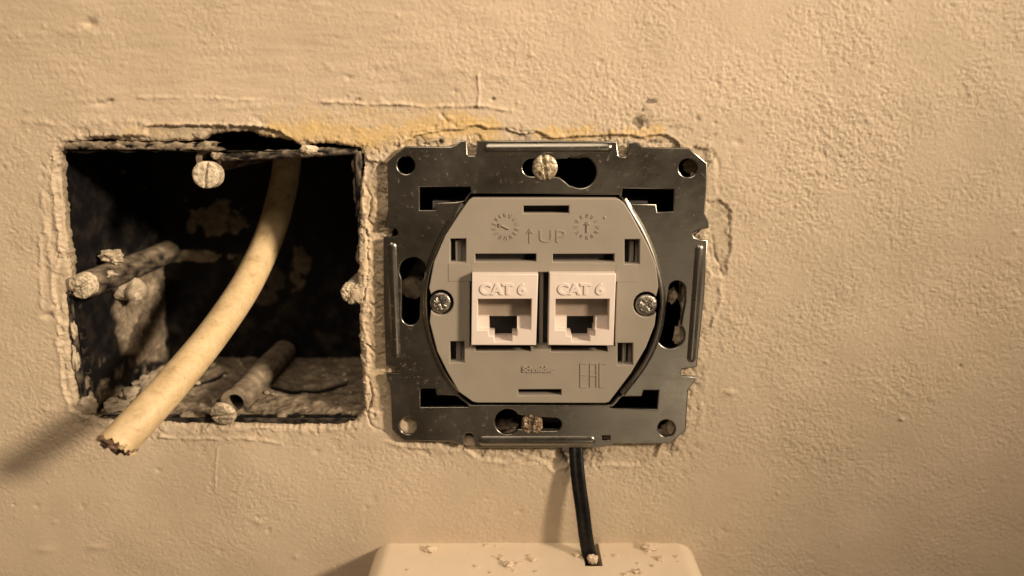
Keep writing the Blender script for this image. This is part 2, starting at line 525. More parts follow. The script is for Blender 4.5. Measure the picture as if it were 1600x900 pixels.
for x, y, rx, ry, a in [(140, 36, 9, 6, -0.75), (160, 162, 16, 4, -0.4), (172, 157, 5, 3, -0.35), (545, 122, 4, 4, -0.3), (710, 143, 5, 4, -0.3),
                        (770, 155, 4, 3, -0.35), (560, 156, 3, 3, -0.4), (700, 185, 10, 4, 0.3), (1140, 613, 8, 4, 0.45), (1408, 655, 4, 3, 0.5), (1500, 572, 3, 3, -0.4),
                        (1153, 222, 6, 5, -0.3), (1282, 240, 7, 6, -0.3), (75, 493, 9, 5, -0.6), (86, 478, 5, 4, -0.4), (80, 350, 6, 22, -0.3), (70, 420, 7, 14, -0.25),
                        (1290, 565, 3, 2, 0.4), (70, 860, 14, 5, 0.2), (75, 640, 12, 5, 0.2), (150, 855, 14, 5, 0.3), (405, 815, 6, 4, 0.25), (1360, 100, 4, 3, -0.25)]:
    dent(x, y, rx, ry, a)
for i in range(150):      # small pits and paint nibs
    x, y = random.uniform(0, 1600), random.uniform(0, 900)
    r = random.uniform(1.6, 4.2)
    dent(x, y, r * random.uniform(0.8, 1.7), r, random.choice((-1, -1, 1)) * random.uniform(0.1, 0.26))

# broken paint and plaster round the two openings
step([(228, 198), (300, 196), (410, 199), (440, 208), (462, 226), (470, 240), (330, 240), (250, 236), (150, 232), (140, 216), (190, 212), (226, 212)], 0.75, 2.2, 1.6, BARE, 0.55, 0.10)
ridge([(230, 196), (300, 194), (412, 197)], 2.4, 0.28, 0.8)
step([(112, 226), (100, 222), (84, 236), (86, 280), (90, 330), (96, 400), (84, 440), (90, 480), (96, 540), (102, 600), (112, 640), (140, 650), (150, 400), (150, 226)], 0.45, 3, 3.0, BARE, 0.35, 0.16)
ridge([(66, 300), (70, 345), (76, 390), (80, 420), (84, 455)], 3.5, 0.20, 2.5)
ridge([(62, 370), (63, 430), (66, 480)], 3.0, 0.22, 2.0)
ridge([(98, 480), (102, 560), (108, 610), (118, 640), (130, 655)], 4.5, 0.22, 2.5)
ridge([(128, 652), (165, 666), (210, 672)], 4.0, 0.25, 2)
ridge([(252, 672), (330, 676), (400, 668), (470, 674), (520, 672), (560, 666)], 4.0, 0.20, 3.0)
step([(140, 652), (240, 660), (380, 664), (530, 668), (560, 660), (560, 640), (140, 640)], 0.55, 2.5, 2.0, BARE, 0.4)
step([(572, 250), (596, 256), (604, 300), (606, 360), (604, 480), (602, 560), (600, 640), (585, 652), (572, 640), (575, 560), (572, 480), (575, 400), (570, 320)], 0.40, 3, 4.0, BARE, 0.35, 0.12)
for pts in ([(567, 285), (580, 310), (575, 345), (590, 365), (606, 362)], [(573, 360), (575, 420), (569, 470)], [(572, 540), (590, 556), (604, 552)],
            [(575, 590), (582, 620), (574, 648)], [(586, 300), (600, 304), (610, 300)], [(570, 640), (580, 665), (600, 672)]):
    ridge(pts, 1.5, -0.55, 1.5)
ridge([(590, 262), (584, 300), (588, 340)], 5, 0.30, 3)
ridge([(583, 470), (586, 520), (584, 560)], 5, 0.25, 3)
step([(640, 240), (626, 226), (655, 210), (690, 204), (720, 203), (745, 196), (762, 202), (790, 201), (812, 208), (838, 206), (862, 217), (905, 214), (950, 210), (985, 211), (1006, 216), (1026, 210), (1042, 211), (1058, 222), (1070, 244)], 0.55, 1.6, 1.4, None, 0, 0.12)
ridge([(648, 208), (690, 202), (745, 197), (790, 200), (815, 207), (840, 205), (862, 216)], 1.4, -0.22, 0.8)
ridge([(690, 178), (700, 190), (712, 196)], 3, -0.3, 1)
blot([(600, 226), (625, 214)], 9, BARE, 0.5)
dent(680, 215, 22, 7, 0.3); dent(655, 222, 10, 8, -0.3, BARE, 0.5); dent(688, 222, 4, 4, -0.6, DIRT, 0.8)
step([(1106, 318), (1126, 316), (1138, 322), (1141, 345), (1138, 395), (1130, 430), (1116, 428), (1106, 410)], 0.40, 3.5, 3.5, BARE, 0.5, 0.06)
ridge([(1126, 318), (1139, 326), (1141, 360), (1138, 400), (1131, 432)], 1.8, -0.20, 2.0)
ridge([(1112, 360), (1118, 400), (1130, 430)], 2.2, -0.30, 1.5)
ridge([(1106, 440), (1124, 430), (1127, 470), (1112, 508)], 3.4, 0.34, 1.8)
ridge([(1110, 235), (1122, 250), (1124, 300)], 3.5, -0.2, 2)
ridge([(1104, 585), (1098, 620), (1090, 690)], 5, 0.14, 3)
step([(720, 696), (738, 708), (748, 717), (790, 722), (832, 715), (850, 722), (864, 734), (880, 728), (960, 726), (1002, 726), (1022, 714), (1032, 694)], 0.55, 2.0, 1.6, BARE, 0.25, 0.20)
dent(700, 705, 18, 6, 0.25); dent(645, 697, 22, 5, 0.3); ridge([(600, 690), (640, 700), (700, 700)], 3, 0.2, 2)
ridge([(990, 726), (1015, 722), (1030, 702)], 2.0, -0.3, 1.0)
dent(893, 704, 18, 22, -2.2, DIRT, 0.9)
dent(1000, 190, 12, 11, -0.25, BARE, 1.0); dent(1000, 192, 8, 9, -0.25, DIRT, 0.75); dent(1017, 158, 9, 4, -0.2, DIRT, 0.8); dent(1004, 172, 3, 3, -0.2, DIRT, 0.8)
dent(1052, 200, 9, 5, -0.2, BARE, 0.7); dent(1022, 222, 12, 3, -0.3, DIRT, 0.6); dent(1090, 185, 4, 4, -0.25, DIRT, 0.5)
dent(170, 157, 5, 2.5, -0.2, DIRT, 0.5); dent(556, 156, 2.5, 2.5, -0.2, DIRT, 0.6); dent(770, 155, 3, 2.5, -0.2, DIRT, 0.5)
dent(594, 262, 6, 12, -0.1, DIRT, 0.35); dent(597, 352, 9, 7, -0.8, DIRT, 0.55); dent(600, 600, 8, 30, -0.1, BARE, 0.4)
blot([(425, 208), (500, 214), (570, 218), (640, 206), (700, 196), (760, 204)], 23, YEL, 1.0, 9)
blot([(840, 208), (930, 210), (1030, 205)], 10, YEL, 0.9, 7)
blot([(430, 195), (600, 185), (700, 185)], 22, YEL, 0.35, 12)
blot([(200, 207), (260, 202)], 9, YEL, 0.35, 6)
blot([(580, 300), (584, 480), (588, 640)], 14, YEL, 0.30, 9)

d1 = sdf(U, V, OPEN) + 1.8 * nz1 + 0.5 * nz2 + 1.6 * nz3 - 2.2
d2 = sdf(U, V, OPEN2) + 2.0 * nz1
H -= 0.55 * np.exp(-np.clip(d1, 0, 99) / 2.2)
near = np.exp(-np.clip(np.minimum(d1, d2 - 20), 0, 999) / 15.0) * (0.25 + 0.75 * smooth(-0.45, 0.5, nz3 + 0.3 * nz1))
flake = smooth(0.0, 0.05, chip - 0.55 + 0.85 * near)
H -= 0.34 * flake * near ** 0.5
flake2 = smooth(0.0, 0.04, fbm(Xm / 2.2, Zm / 2.2, 61, 5, 0.6) - 0.75 + 0.9 * near)
H -= 0.20 * flake2 * near ** 0.5
H += near * (0.14 * nz1 + 0.03 * nz2)
BARE = np.maximum(BARE, near ** 0.5 * (0.42 * flake + 0.35 * flake2))
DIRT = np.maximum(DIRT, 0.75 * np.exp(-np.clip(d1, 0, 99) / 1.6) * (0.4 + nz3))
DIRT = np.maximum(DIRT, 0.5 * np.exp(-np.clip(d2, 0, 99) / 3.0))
D = np.minimum(d1, d2)
# face survives when any corner is outside; corners inside are pulled onto the broken edge
gu = np.gradient(D, axis=1) / np.gradient(X, axis=1); gv = np.gradient(D, axis=0) / np.gradient(Z, axis=0)
ins = D < 0
keepv = ~ins
keepq = keepv[:-1, :-1] | keepv[1:, :-1] | keepv[:-1, 1:] | keepv[1:, 1:]
g2 = gu ** 2 + gv ** 2 + 1e-3
mv = np.where(ins & (D > -6), -D, 0)
sx = np.clip(mv * gu / g2, -4e-4, 4e-4); sz = np.clip(mv * gv / g2, -4e-4, 4e-4)
P = np.stack([X + sx, -H * 1e-3, Z + sz], -1)
Vv, Q = grid_mesh(P, keepq)
# plaster thickness: a skirt going back from every edge of the openings
n_, m_ = X.shape
idx = np.arange(n_ * m_).reshape(n_, m_)
E = []
kq = keepq
hor = kq[:-1, :] ^ kq[1:, :]
r, cc = np.where(hor)
up_kept = kq[r, cc]
a, b = idx[r + 1, cc], idx[r + 1, cc + 1]
E.append(np.stack([np.where(up_kept, b, a), np.where(up_kept, a, b)], 1))
ver = kq[:, :-1] ^ kq[:, 1:]
r, cc = np.where(ver)
lk = kq[r, cc]
a, b = idx[r, cc + 1], idx[r + 1, cc + 1]
E.append(np.stack([np.where(lk, a, b), np.where(lk, b, a)], 1))
E = np.concatenate(E)
ev = np.unique(E)
rm = np.full(n_ * m_, -1); base = len(Vv)
rm[ev] = base + np.arange(len(ev))
L = [Vv]; At = {n: [x.reshape(-1)] for n, x in (('yellow', YEL), ('bare', BARE), ('dirt', DIRT))}
top = Vv[ev].copy(); ne = len(ev)
for j, dep in enumerate((0, 0.0005, 0.0011, 0.0018)):
    p = top.copy(); p[:, 1] += dep
    jit = 0.00025 * (j > 0)
    p[:, 0] += jit * perlin(top[:, 0] * 900, top[:, 2] * 900, 60 + j); p[:, 2] += jit * perlin(top[:, 0] * 900, top[:, 2] * 900, 70 + j)
    L.append(p)
    At['yellow'].append(np.zeros(ne)); At['bare'].append(np.full(ne, 0.8)); At['dirt'].append(np.full(ne, 0.15 + 0.12 * j))
Qs = [Q]
for j in range(3):
    A, B = rm[E[:, 0]] + j * ne, rm[E[:, 1]] + j * ne
    Qs.append(np.stack([A, B, B + ne, A + ne], 1))
me = np_mesh(np.concatenate(L), np.concatenate(Qs), {n: np.concatenate(x) for n, x in At.items()})
wall = link('wall', me, M_WALL)
wall['kind'] = 'structure'
# the rough hole in the masonry that the left box sits in
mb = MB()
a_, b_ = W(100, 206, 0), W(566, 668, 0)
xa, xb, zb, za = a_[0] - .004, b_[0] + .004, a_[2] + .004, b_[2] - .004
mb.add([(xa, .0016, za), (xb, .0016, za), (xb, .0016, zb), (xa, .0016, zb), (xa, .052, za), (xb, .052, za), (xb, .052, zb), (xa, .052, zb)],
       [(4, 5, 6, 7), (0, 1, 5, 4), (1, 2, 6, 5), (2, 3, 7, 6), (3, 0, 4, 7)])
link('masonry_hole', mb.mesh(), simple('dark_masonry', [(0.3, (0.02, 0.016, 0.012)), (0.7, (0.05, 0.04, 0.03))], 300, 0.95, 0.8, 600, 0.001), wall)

# ------------------------------------------------------------------ the open back box on the left
BX0, BX1 = W(108, 420, -1)[0], W(561, 420, -1)[0]
BZ1, BZ0 = W(330, 236, -1)[2], W(330, 652, -1)[2]
BD0, BD1 = 0.0010, 0.0450        # front edge and back, metres behind the wall face
TH = 0.0019

def shell_sheet(p00, p10, p01, nu, nv, seed, patch, relief=0.0012, nrm=None):
    """one inner face of the box as a displaced sheet; patch(u_px, v_px, s, t, n) gives how much mortar sticks there"""
    p00, p10, p01 = map(np.array, (p00, p10, p01))
    s, t = np.meshgrid(np.linspace(0, 1, nu), np.linspace(0, 1, nv))
    Pp = p00 + s[..., None] * (p10 - p00) + t[..., None] * (p01 - p00)
    lu, lv = np.linalg.norm(p10 - p00), np.linalg.norm(p01 - p00)
    n = fbm(s * lu * 190, t * lv * 190, seed, 4)
    u, v = proj(Pp[..., 0], Pp[..., 1], Pp[..., 2])
    mk = np.clip(patch(u, v, s, t, n), 0, 1)
    edge = np.minimum(np.minimum(s, 1 - s), np.minimum(t, 1 - t))
    hgt = relief * mk * (0.45 + 0.55 * n + 0.35 * fbm(s * lu * 700, t * lv * 700, seed + 5, 3)) * smooth(0, 0.02, edge)
    Pp = Pp + hgt[..., None] * np.array(nrm)
    return Pp, mk

def blob(u, v, x, y, rx, ry, n, rough=0.7):
    return smooth(-0.15, 0.15, 1 - ((u - x) / rx) ** 2 - ((v - y) / ry) ** 2 + rough * n)

sheets = []
def back_patch(u, v, s, t, n):
    m = 0.6 * blob(u, v, 335, 345, 45, 28, n, 1.4) + 0.9 * blob(u, v, 290, 400, 60, 9, n, 1.0) + 0.6 * blob(u, v, 470, 415, 16, 32, n, 1.3) + 0.6 * blob(u, v, 405, 440, 34, 40, n, 1.4) * 0.4
    return np.maximum(m, 0.10 * smooth(-0.2, 1.0, n) * smooth(380, 540, v) + 0.03 * smooth(-0.4, 0.8, n))
def left_patch(u, v, s, t, n):
    d = sdf(u, v, [(178, 480), (194, 446), (215, 420), (256, 390), (258, 560), (215, 569), (192, 548), (180, 515)])
    m = (1 - smooth(-5, 5, d + 7 * n)) * np.clip(0.85 + 0.5 * n, 0.3, 1)
    m = np.maximum(m, 0.75 * smooth(-0.1, 0.5, n + 0.012 * (v - 590)) * smooth(535, 600, v))
    m = np.maximum(m, 0.05 * smooth(-0.3, 0.8, n))
    return np.maximum(m, 0.35 * smooth(0.85, 1.1, n))
def floor_patch(u, v, s, t, n):
    m = 0.80 + 0.3 * n
    for pts in ([(290, 606), (325, 598), (352, 586)], [(425, 607), (455, 614), (500, 613), (540, 602)]):
        m = m - 1.1 * np.exp(-(seg_dist(u, v, pts) / 3.2) ** 2)
    m = np.where(t > 0.965, smooth(0.1, 0.5, n), m)
    return np.clip(m, 0, 1)
def right_patch(u, v, s, t, n): return smooth(0.0, 0.5, n)
def top_patch(u, v, s, t, n): return 0.6 * smooth(0.2, 0.6, n)
sheets.append(shell_sheet((BX0, BD1, BZ0), (BX1, BD1, BZ0), (BX0, BD1, BZ1), 150, 140, 101, back_patch, 0.0015, (0, -1, 0)))
sheets.append(shell_sheet((BX0, BD0, BZ0), (BX0, BD1, BZ0), (BX0, BD0, BZ1), 130, 170, 105, left_patch, 0.0016, (1, 0, 0)))
sheets.append(shell_sheet((BX0, BD1, BZ0), (BX1, BD1, BZ0), (BX0, BD0, BZ0), 200, 150, 109, floor_patch, 0.0010, (0, 0, 1)))
sheets.append(shell_sheet((BX1, BD0, BZ0), (BX1, BD1, BZ0), (BX1, BD0, BZ1), 60, 90, 113, right_patch, 0.0010, (-1, 0, 0)))
sheets.append(shell_sheet((BX0, BD0, BZ1), (BX1, BD0, BZ1), (BX0, BD1, BZ1), 90, 60, 117, top_patch, 0.0010, (0, 0, -1)))
boxloc = ((BX0 + BX1) / 2, BD1, BZ0)
flush = thing('flush_box', 'open black plastic wall box crusted with mortar, with a cut cable hanging out', 'wall box', boxloc)
VV, QQ, MM, off = [], [], [], 0
for Pp, mk in sheets:
    a, q = grid_mesh(Pp); VV.append(a); QQ.append(q + off); MM.append(mk.reshape(-1)); off += len(a)
me = np_mesh(np.concatenate(VV), np.concatenate(QQ), {'mortar': np.concatenate(MM)})
link('shell', me, M_BOX, flush)

# front rim of the box: four bars whose front edge shows, rough with mortar
def rim_bar(name, a, b, wdir, crust, seed, n=150, thick=TH, front=BD0):
    a, b, wdir = map(np.array, (a, b, wdir))
    s, t = np.meshgrid(np.linspace(0, 1, n), np.linspace(0, 1, 13))
    # section: inner corner -> across the front -> down the outside
    prof = np.array([(0.0, 0.003), (0, 0.0018), (0, 0.0006), (0.08, 0.0002), (0.2, 0), (0.35, -0.0001), (0.5, -0.0001), (0.65, -0.0001), (0.8, 0), (0.92, 0.0002), (1, 0.0006), (1, 0.0018), (1, 0.003)])
    Pp = a + s[..., None] * (b - a) + prof[:, 0][:, None, None] * thick * wdir + np.array([0, 1, 0]) * prof[:, 1][:, None, None]
    Lg = np.linalg.norm(b - a)
    nn = fbm(s * Lg * 330, t * 2.5, seed, 4)
    mk = np.clip(crust(s) * (0.6 + 1.3 * nn), 0, 1)
    Pp = Pp + (nn * (0.00018 + 0.0006 * mk))[..., None] * (np.array([0, -1, 0]) * 0.7 + wdir * 0.7)
    Pp[..., 1] += front
    VV, q = grid_mesh(Pp)
    link(name, np_mesh(VV, q, {'mortar': mk}), M_BOX, flush)
z0, z1 = BZ0, BZ1
rim_bar('rim', (BX0 - .001, 0, z1 + .0003), (W(316, 0)[0], 0, W(316, 237, -1)[2]), (0, 0, 1), lambda s: 1.9 + 0 * s, 201)
rim_bar('rim', (W(322, 0)[0], 0, W(322, 253, -1)[2]), (BX1 + .001, 0, W(560, 242, -1)[2]), (0, 0, 1), lambda s: np.where((s > 0.58) & (s < 0.74), 1.4, 0.45), 202, thick=0.0017)
rim_bar('rim', (BX0 - .001, 0, z0), (BX1 + .001, 0, z0), (0, 0, -1), lambda s: 0.15 + 0.4 * (s < 0.2), 205)
rim_bar('rim', (BX0, 0, z0), (BX0, 0, z1), (-1, 0, 0), lambda s: 0.28 + 0 * s, 209)
rim_bar('rim', (BX1, 0, z0), (BX1, 0, z1), (1, 0, 0), lambda s: 0.5 + 0 * s, 213)

def rough_tube(path, rad, seed, seg=26, rough=0.0002, fr=500, hollow=None):
    """post along a path; hollow = radius of the hole in its front end"""
    mb = MB()
    th = [2 * math.pi * i / seg for i in range(seg)]
    pr = [(p, 1.0) for p in path]
    rings = []
    for i in range(len(path)):
        r = np.array([rad(i / (len(path) - 1)) * (1 + 0) + rough * float(fbm(np.array(i * fr * 0.002 + seed), np.array(math.cos(a) * 1.7 + 3), seed, 3)) + rough * float(perlin(np.array(math.sin(a) * 2.2 + 5), np.array(i * 0.35), seed + 2)) for a in th])
        rings.append(r)
    sweep(mb, path, lambda i: [(rings[i][k] * math.cos(th[k]), rings[i][k] * math.sin(th[k])) for k in range(seg)], caps=hollow is None)
    return mb

def post(name, px, py, h0, h1, r, seed, mat, parent, hole=True, bias=0.6):
    p = W(px, py, h0)
    ys = np.linspace(-h1, -h0, 16) * 1e-3       # deep end first
    path = [np.array([p[0], y, p[2]]) for y in ys]
    mb = MB()
    seg = 28
    th = np.linspace(0, 2 * math.pi, seg, endpoint=False)
    prof = [(r, y) for y in ys] + ([(r * 0.62, ys[-1]), (r * 0.55, ys[-1] + 0.006)] if hole else [(r * 0.6, ys[-1] - 0.0002)])
    V_ = []
    for j, (rr, y) in enumerate(prof):
        for t in th:
            q = rr + 0.00016 * float(perlin(np.array(math.cos(t) * 1.5 + j * 0.25), np.array(math.sin(t) * 1.5 + seed), seed)) * (j < len(ys))
            V_.append((p[0] + q * math.cos(t), y, p[2] + q * math.sin(t)))
    F_ = [(j * seg + i, j * seg + (i + 1) % seg, (j + 1) * seg + (i + 1) % seg, (j + 1) * seg + i) for j in range(len(prof) - 1) for i in range(seg)]
    F_.append(tuple((len(prof) - 1) * seg + i for i in range(seg)))
    mb.add(V_, F_)
    me = mb.mesh()
    at = me.attributes.new('mortar', 'FLOAT', 'POINT')
    co = np.zeros(len(me.vertices) * 3, np.float32); me.vertices.foreach_get('co', co); co = co.reshape(-1, 3)
    nn = fbm(co[:, 0] * 500 + co[:, 1] * 300, co[:, 2] * 500, seed, 3)
    at.data.foreach_set('value', np.clip(bias + 0.7 * nn + 0.35 * np.clip((co[:, 2] - p[2]) / (r * 1.0), -1, 1), 0, 1).astype(np.float32))
    return link(name, me, mat, parent, smooth_angle=50)

def head(cx, cy, h, r, kind='slot', ang=90, dome=0.25, thick=0.9, tilt=(0, 0), seed=1, rough=0.0, N=46):
    """screw head facing out of the wall, r and heights in mm; the drive recess is cut into its surface"""
    g = np.linspace(-1, 1, N)
    A, B = np.meshgrid(g, g)
    # square -> disc
    xs, zs = A * np.sqrt(1 - B * B / 2), B * np.sqrt(1 - A * A / 2)
    rr = np.sqrt(xs ** 2 + zs ** 2)
    hh = dome * (1 - rr ** 2) - 0.18 * smooth(0.88, 1.0, rr)
    ca, sa = math.cos(math.radians(ang)), math.sin(math.radians(ang))
    al, ac = xs * ca + zs * sa, -xs * sa + zs * ca
    if kind == 'slot':
        hh -= 0.55 * (1 - smooth(0.08, 0.17, np.abs(ac)))
    elif kind == 'cross':
        arm = np.minimum(np.where(np.abs(al) < 0.62, np.abs(ac), 9), np.where(np.abs(ac) < 0.62, np.abs(al), 9))
        hh -= 0.60 * (1 - smooth(0.09, 0.2, arm)) * (1 - 0.55 * rr)
        d45 = np.minimum(np.abs(al - ac), np.abs(al + ac))
        hh -= 0.15 * (1 - smooth(0.03, 0.08, d45)) * (rr > 0.2) * (rr < 0.62)
    hh += rough * fbm(xs * 2.6 + seed, zs * 2.6, seed, 4)
    rad = r * (1 + rough * 0.25 * perlin(xs * 2 + seed, zs * 2, seed + 3))
    c = W(cx, cy, h)
    Pp = np.stack([xs * rad, -hh, zs * rad], -1) * 1e-3
    n = N
    VV, q = grid_mesh(Pp)
    loop = np.concatenate([np.arange(n), np.arange(n - 1) * n + 2 * n - 1, n * n - 2 - np.arange(n - 1), (n - 2 - np.arange(n - 2)) * n])
    bot = VV[loop].copy(); bot[:, 1] = thick * 1e-3
    k = len(loop); b0 = len(VV)
    qs = np.stack([loop, b0 + np.arange(k), b0 + (np.arange(k) + 1) % k, np.roll(loop, -1)], 1)
    VV = np.concatenate([VV, bot]); q = np.concatenate([q, qs])
    R = Matrix.Rotation(math.radians(tilt[0]), 3, 'X') @ Matrix.Rotation(math.radians(tilt[1]), 3, 'Z')
    VV = VV @ np.array(R).T + c
    me = np_mesh(VV, q)
    bm = bmesh.new(); bm.from_mesh(me); bmesh.ops.recalc_face_normals(bm, faces=bm.faces); bm.to_mesh(me); bm.free()
    return me

def lump(center, size, seed, mat, name, parent=None, rough=0.35, sub=3, flat_=1.0):
    bm = bmesh.new(); bmesh.ops.create_icosphere(bm, subdivisions=sub, radius=1)
    me = bpy.data.meshes.new('m'); bm.to_mesh(me); bm.free()
    co = np.zeros(len(me.vertices) * 3, np.float32); me.vertices.foreach_get('co', co); co = co.reshape(-1, 3).astype(float)
    f = 1 + rough * fbm(co[:, 0] * 1.6 + seed, co[:, 1] * 1.6 + co[:, 2] * 1.1, seed, 3) + rough * 0.6 * perlin(co[:, 2] * 2.2 + seed, co[:, 0] * 2.0, seed + 2)
    co = co * f[:, None] * np.array(size) * 1e-3 + np.array(center)
    me.vertices.foreach_set('co', co.astype(np.float32).reshape(-1)); me.update()
    if parent: return link(name, me, mat, parent, smooth_angle=35)
    return link(name, me, mat, None, origin=center, smooth_angle=35)

post('screw_post', 367, 629, -3.5, -43, 0.0034, 3, M_BOX, flush, bias=0.85)
post('screw_post', 138, 444, -2.0, -43, 0.0031, 8, M_BOX, flush, bias=0.35)
post('screw_post', 326, 250, -2.5, -43, 0.0028, 12, M_BOX, flush)
post('screw_post', 553, 458, -2.5, -43, 0.0028, 15, M_BOX, flush)
def screw(name, me, mat, parent, label=None):
    o = link(name, me, mat, parent, smooth_angle=40)
    if label: o['label'] = label
    return o
screw('screw', head(321.5, 273, 1.0, 2.95, 'slot', 82, 0.25, 3.5, (-4, 4), 3, 0.08), M_CRUST, flush, 'slotted screw at the top edge of the open box, paint in its slot')
screw('screw', head(346, 650, 1.8, 3.1, 'slot', 14, 0.15, 1.4, (22, -8), 5, 0.08), M_CRUST, flush, 'slotted screw at the bottom edge of the open box')
screw('screw', head(124, 449, 0.4, 2.9, 'slot', 30, 0.4, 3.5, (6, -8), 9, 0.18), M_CRUST, flush, 'mortar covered screw at the left edge of the open box')
screw('screw', head(549, 459, -0.5, 2.4, 'slot', 60, 0.4, 3.0, (0, 0), 11, 0.3), M_CRUST, flush, 'mortar covered screw at the right edge of the open box')
lump(W(178, 404, -12), (2.6, 1.8, 1.9), 31, M_MORTAR, 'mortar_lump', flush, 0.65)
lump(W(160, 430, -7), (3.0, 3.0, 1.2), 37, M_MORTAR, 'mortar_lump', flush)
lump(W(203, 452, -19), (3.6, 2.5, 3.0), 41, M_MORTAR, 'mortar_lump', flush)
lump(W(137, 632, -1.5), (2.4, 1.6, 2.6), 43, M_MORTAR, 'mortar_lump', flush)
lump(W(340, 243, -2), (1.6, 0.8, 0.8), 47, M_MORTAR, 'mortar_lump', flush)
lump(W(484, 233, -0.6), (2.0, 0.7, 0.9), 49, M_CRUMB, 'mortar_lump', flush)
lump(W(548, 452, -2), (2.0, 1.5, 1.8), 53, M_MORTAR, 'mortar_lump', flush)
lump(W(120, 560, -1.2), (0.9, 1.0, 3.2), 57, M_MORTAR, 'mortar_lump', flush)
lump(W(116, 515, -1.0), (0.8, 0.8, 2.2), 59, M_MORTAR, 'mortar_lump', flush)

# rubble on the floor of the box: one mass of loose grit
mb = MB()
rs = random.Random(5)
for i in range(150):
    near = rs.random() < 0.72
    if near: x = rs.gauss(W(205, 600, -12)[0], 0.004); y = abs(rs.gauss(0.013, 0.008)) + 0.002
    else: x = rs.uniform(BX0 + .001, BX1 - .001); y = rs.uniform(0.0025, 0.043)
    if x < BX0 + 0.001 or x > BX1 - .001 or y > 0.044: continue
    s = (rs.random() ** 3) * (0.0010 if near else 0.0005) + 0.0002
    z = BZ0 + 0.0009 + s * 0.5
    P8 = [(x + s * (dx + rs.uniform(-.4, .4)), y + s * (dy + rs.uniform(-.4, .4)), z + s * (dz * 0.7 + rs.uniform(-.3, .3))) for dx, dy, dz in ((-1, -1, -1), (1, -1, -1), (1, 1, -1), (-1, 1, -1), (-1, -1, 1), (1, -1, 1), (1, 1, 1), (-1, 1, 1))]
    mb.add(P8, [(0, 3, 2, 1), (4, 5, 6, 7), (0, 1, 5, 4), (1, 2, 6, 5), (2, 3, 7, 6), (3, 0, 4, 7)])
rub = link('rubble', mb.mesh(), M_MORTAR, None, origin=boxloc)
tag(rub, 'loose mortar grit lying on the floor of the open wall box', 'rubble', None, 'stuff')

# ------------------------------------------------------------------ the cut cable
pts = [(455, 190, -43), (450, 240, -38), (441, 300, -32), (422, 366, -23), (388, 440, -12), (338, 516, 1), (280, 588, 13), (226, 648, 22), (180, 696, 27)]
path = catmull([W(*p) for p in pts], 10)
seg = 80
th = [2 * math.pi * i / seg for i in range(seg)]
NR = len(path)
R0 = 0.00360
def cab(i):
    out = []
    for a in th:
        r = R0 * (1 + 0.018 * float(perlin(np.array(math.cos(a) * 1.2 + i * 0.11), np.array(math.sin(a) * 1.2 - i * 0.05), 77)))
        if i >= NR - 2: r *= (1.03 if i == NR - 1 else 1.01)
        j = 0.0
        if i == NR - 1:
            j = 0.0011 * float(fbm(np.array(math.cos(a) * 4.2 + 4), np.array(math.sin(a) * 4.2), 79, 4, 0.6)) * 0.65 - 0.0002
            j += CUT[0] * math.cos(a) + CUT[1] * math.sin(a)
        out.append((r * math.cos(a), r * math.sin(a), j))
    return out
cab_loc = W(*pts[0])
_t, _n, _b = frames(path)[-1]
CUT = (-_n[1] * 0.0004 - _n[0] * 0.0014, -_b[1] * 0.0004 - _b[0] * 0.0014)      # cut slants so that its face turns downwards
cable = thing('cable', 'thick cream cable stub with ragged cut end, hanging out of the open wall box', 'cable', cab_loc)
mb = MB(); sweep(mb, path, cab, caps=False)
# the cut wall thickness folding back inside
fr = frames(path)[-1]; tip = np.array(path[-1])
outer = cab(NR - 1)
def ring(scale, back, jit, seed):
    return [tip + fr[1] * q[0] * scale + fr[2] * q[1] * scale + fr[0] * (q[2] - back + jit * float(perlin(np.array(math.cos(a) * 3), np.array(math.sin(a) * 3), seed))) for q, a in zip(outer, th)]
r0, r1, r2 = ring(1, 0, 0, 1), ring(0.80, 0.0002, 0.0007, 5), ring(0.76, 0.003, 0, 6)
mb.add(r0 + r1 + r2, [(k, (k + 1) % seg, seg + (k + 1) % seg, seg + k) for k in range(seg)] + [(seg + k, seg + (k + 1) % seg, 2 * seg + (k + 1) % seg, 2 * seg + k) for k in range(seg)])
me = mb.mesh()
link('sheath', me, M_CABLE, cable, smooth_angle=60)
